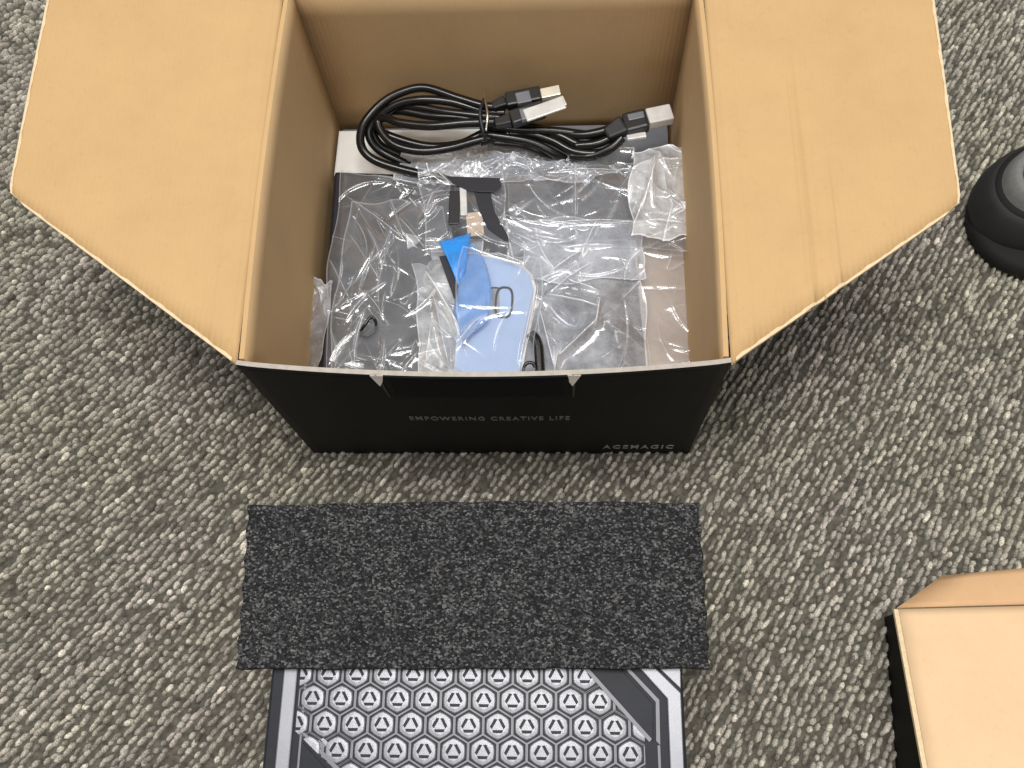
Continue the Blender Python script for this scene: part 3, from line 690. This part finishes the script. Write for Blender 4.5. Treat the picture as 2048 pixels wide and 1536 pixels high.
# ------------------------------------------------------------------ second carton, bottom right
c2 = thing('low_carton', 'tilted black sided carton with pale kraft panel and bent flap in the lower right corner', 'box', (.45, -.28, 0))
tl = at(1796, 1219, .038); bl = at(1856, 1545, .068)
bl2 = tl.lerp(bl, 3.2); xdir = Vector((1, .035, 0)).normalized()*.46
tr, br = tl+xdir, bl2+xdir
def lpt(u, v): return tl.lerp(tr, u).lerp(bl2.lerp(br, u), v)
sheet('top_panel', lambda u, v: tuple(lpt(u, v)+Vector((0, 0, .0014))), 40, 60, -T, [M_kraft_pale, M_black, M_cut], c2)
def wall2(a, b_, nm):
    t = Vector((b_.x-a.x, b_.y-a.y, 0)).normalized(); nrm = Vector((-t.y, t.x, 0))*T
    top = [a, b_, b_+nrm, a+nrm]; vs = [Vector((p.x, p.y, .0006)) for p in top]+[Vector((p.x, p.y, p.z-T-.0004)) for p in top]
    place(mesh_obj(nm, vs, [(3, 2, 1, 0), (4, 5, 6, 7), (0, 1, 5, 4), (1, 2, 6, 5), (2, 3, 7, 6), (3, 0, 4, 7)], M_black), c2)
dn = Vector((.0025, -.001, 0))
wall2(tl+dn, bl2+dn, 'side_wall'); wall2(tr-Vector((.001, 0, 0)), tl+dn+Vector((T, -.0008, 0)), 'end_wall')
es = [tl+Vector((0, 0, .0006)), bl2+Vector((0, 0, .0006))]; eo = [p+Vector((-.0028, .0004, -.0008)) for p in es]
vs = es+eo[::-1]; vs += [p-Vector((0, 0, .0028)) for p in vs]
place(mesh_obj('edge_strip', vs, [(0, 1, 2, 3), (7, 6, 5, 4), (0, 4, 5, 1), (1, 5, 6, 2), (2, 6, 7, 3), (3, 7, 4, 0)], M_cut), c2)
ga, gb = at(1884, 1151, .026), at(2048, 1136, .028); gb = ga+(gb-ga)*4.5
fa, fb = tl+Vector((-.0005, .0012, -.0006)), tr+Vector((0, .0012, -.0006))
sheet('bent_flap', lambda u, v: tuple(fa.lerp(fb, u).lerp(ga.lerp(gb, u), v)+Vector((0, 0, .0012*math.sin(math.pi*v)))), 12, 6, T, [kraft('kraft_flap', (.70, .44, .24), False), M_black, M_cut], c2)

# ------------------------------------------------------------------ shoe
sh = thing('shoe', 'black shoe with grey collar at the right edge beside the open carton', 'shoe', (.50, .22, 0))
ax = Vector((.93, .36, 0)).normalized(); ay = Vector((-ax.y, ax.x, 0)); heel = Vector((.396, .180, 0))
def outline(s, L=.30, wd=.050):
    # heel at 0, toe at L ; returns half width at fraction s
    return wd*(math.sqrt(max(0, 1-(1-min(s/.16, 1))**2)))*(1-.14*math.sin(math.pi*min(max((s-.16)/.4, 0), 1)))*(math.sqrt(max(0, 1-max(0, (s-.78)/.22)**2)))*(1+.12*math.exp(-((s-.7)/.15)**2))
def loft(name, levels, mat, parent, closed_top=True, n=56):
    vs, fs = [], []
    for (z, inset, s0, s1, zf) in levels:
        for k in range(n):
            t = 2*math.pi*k/n; s = .5-.5*math.cos(t); ss = s0+(s1-s0)*s
            hw = outline(s)*(1-inset)*(1 if t < math.pi else -1)
            p = heel+ax*(ss*.30)+ay*hw; vs.append((p.x, p.y, z+zf*s))
    m_ = len(levels)
    for l in range(m_-1):
        for k in range(n): fs.append((l*n+k, l*n+(k+1) % n, (l+1)*n+(k+1) % n, (l+1)*n+k))
    if closed_top: fs.append(tuple(range((m_-1)*n, m_*n)))
    fs.append(tuple(range(n))[::-1])
    o = mesh_obj(name, vs, fs, mat, None, None, True); place(o, parent)
    mo = o.modifiers.new('sub', 'SUBSURF'); mo.levels = 1; mo.render_levels = 1
    return o
loft('sole', [(.0005, .04, .01, .99, 0), (.004, 0, 0, 1, 0), (.018, .0, 0, 1, 0), (.022, .04, .012, .988, 0)], M_rubber, sh)
loft('upper', [(.021, .06, .10, .98, 0), (.034, .06, .12, .975, 0), (.044, .14, .14, .96, -.002), (.050, .28, .20, .90, -.006), (.052, .5, .28, .80, -.008)], M_leather, sh)
def ringloft(name, c, levels, mat, n=40):
    vs, fs = [], []
    for (z, ra, rb) in levels:
        for k in range(n):
            t = 2*math.pi*k/n; p = c+ax*(ra*math.cos(t))+ay*(rb*math.sin(t)); vs.append((p.x, p.y, z))
    for l in range(len(levels)-1):
        for k in range(n): fs.append((l*n+k, l*n+(k+1) % n, (l+1)*n+(k+1) % n, (l+1)*n+k))
    fs.append(tuple(range((len(levels)-1)*n, len(levels)*n)))
    return place(mesh_obj(name, vs, fs, mat, None, None, True), sh)
cc = at(2098, 372, .045); cc.z = 0
ringloft('heel_counter', cc, [(.018, .0560, .0440), (.028, .0560, .0445), (.038, .0540, .0430), (.046, .0515, .0405), (.051, .0475, .0370)], M_leather)
ringloft('heel_seam', cc, [(.045, .0500, .0385), (.0510, .0475, .0370), (.054, .0440, .0335)], M_rubber)
ringloft('collar', cc, [(.050, .0440, .0335), (.060, .0425, .0320), (.067, .0395, .0290), (.0695, .0360, .0260), (.0675, .0325, .0225), (.060, .0310, .0210)], M_collar)
ringloft('lining', cc, [(.0680, .0322, .0222), (.0645, .0308, .0208), (.0606, .028, .018)], M_lining)
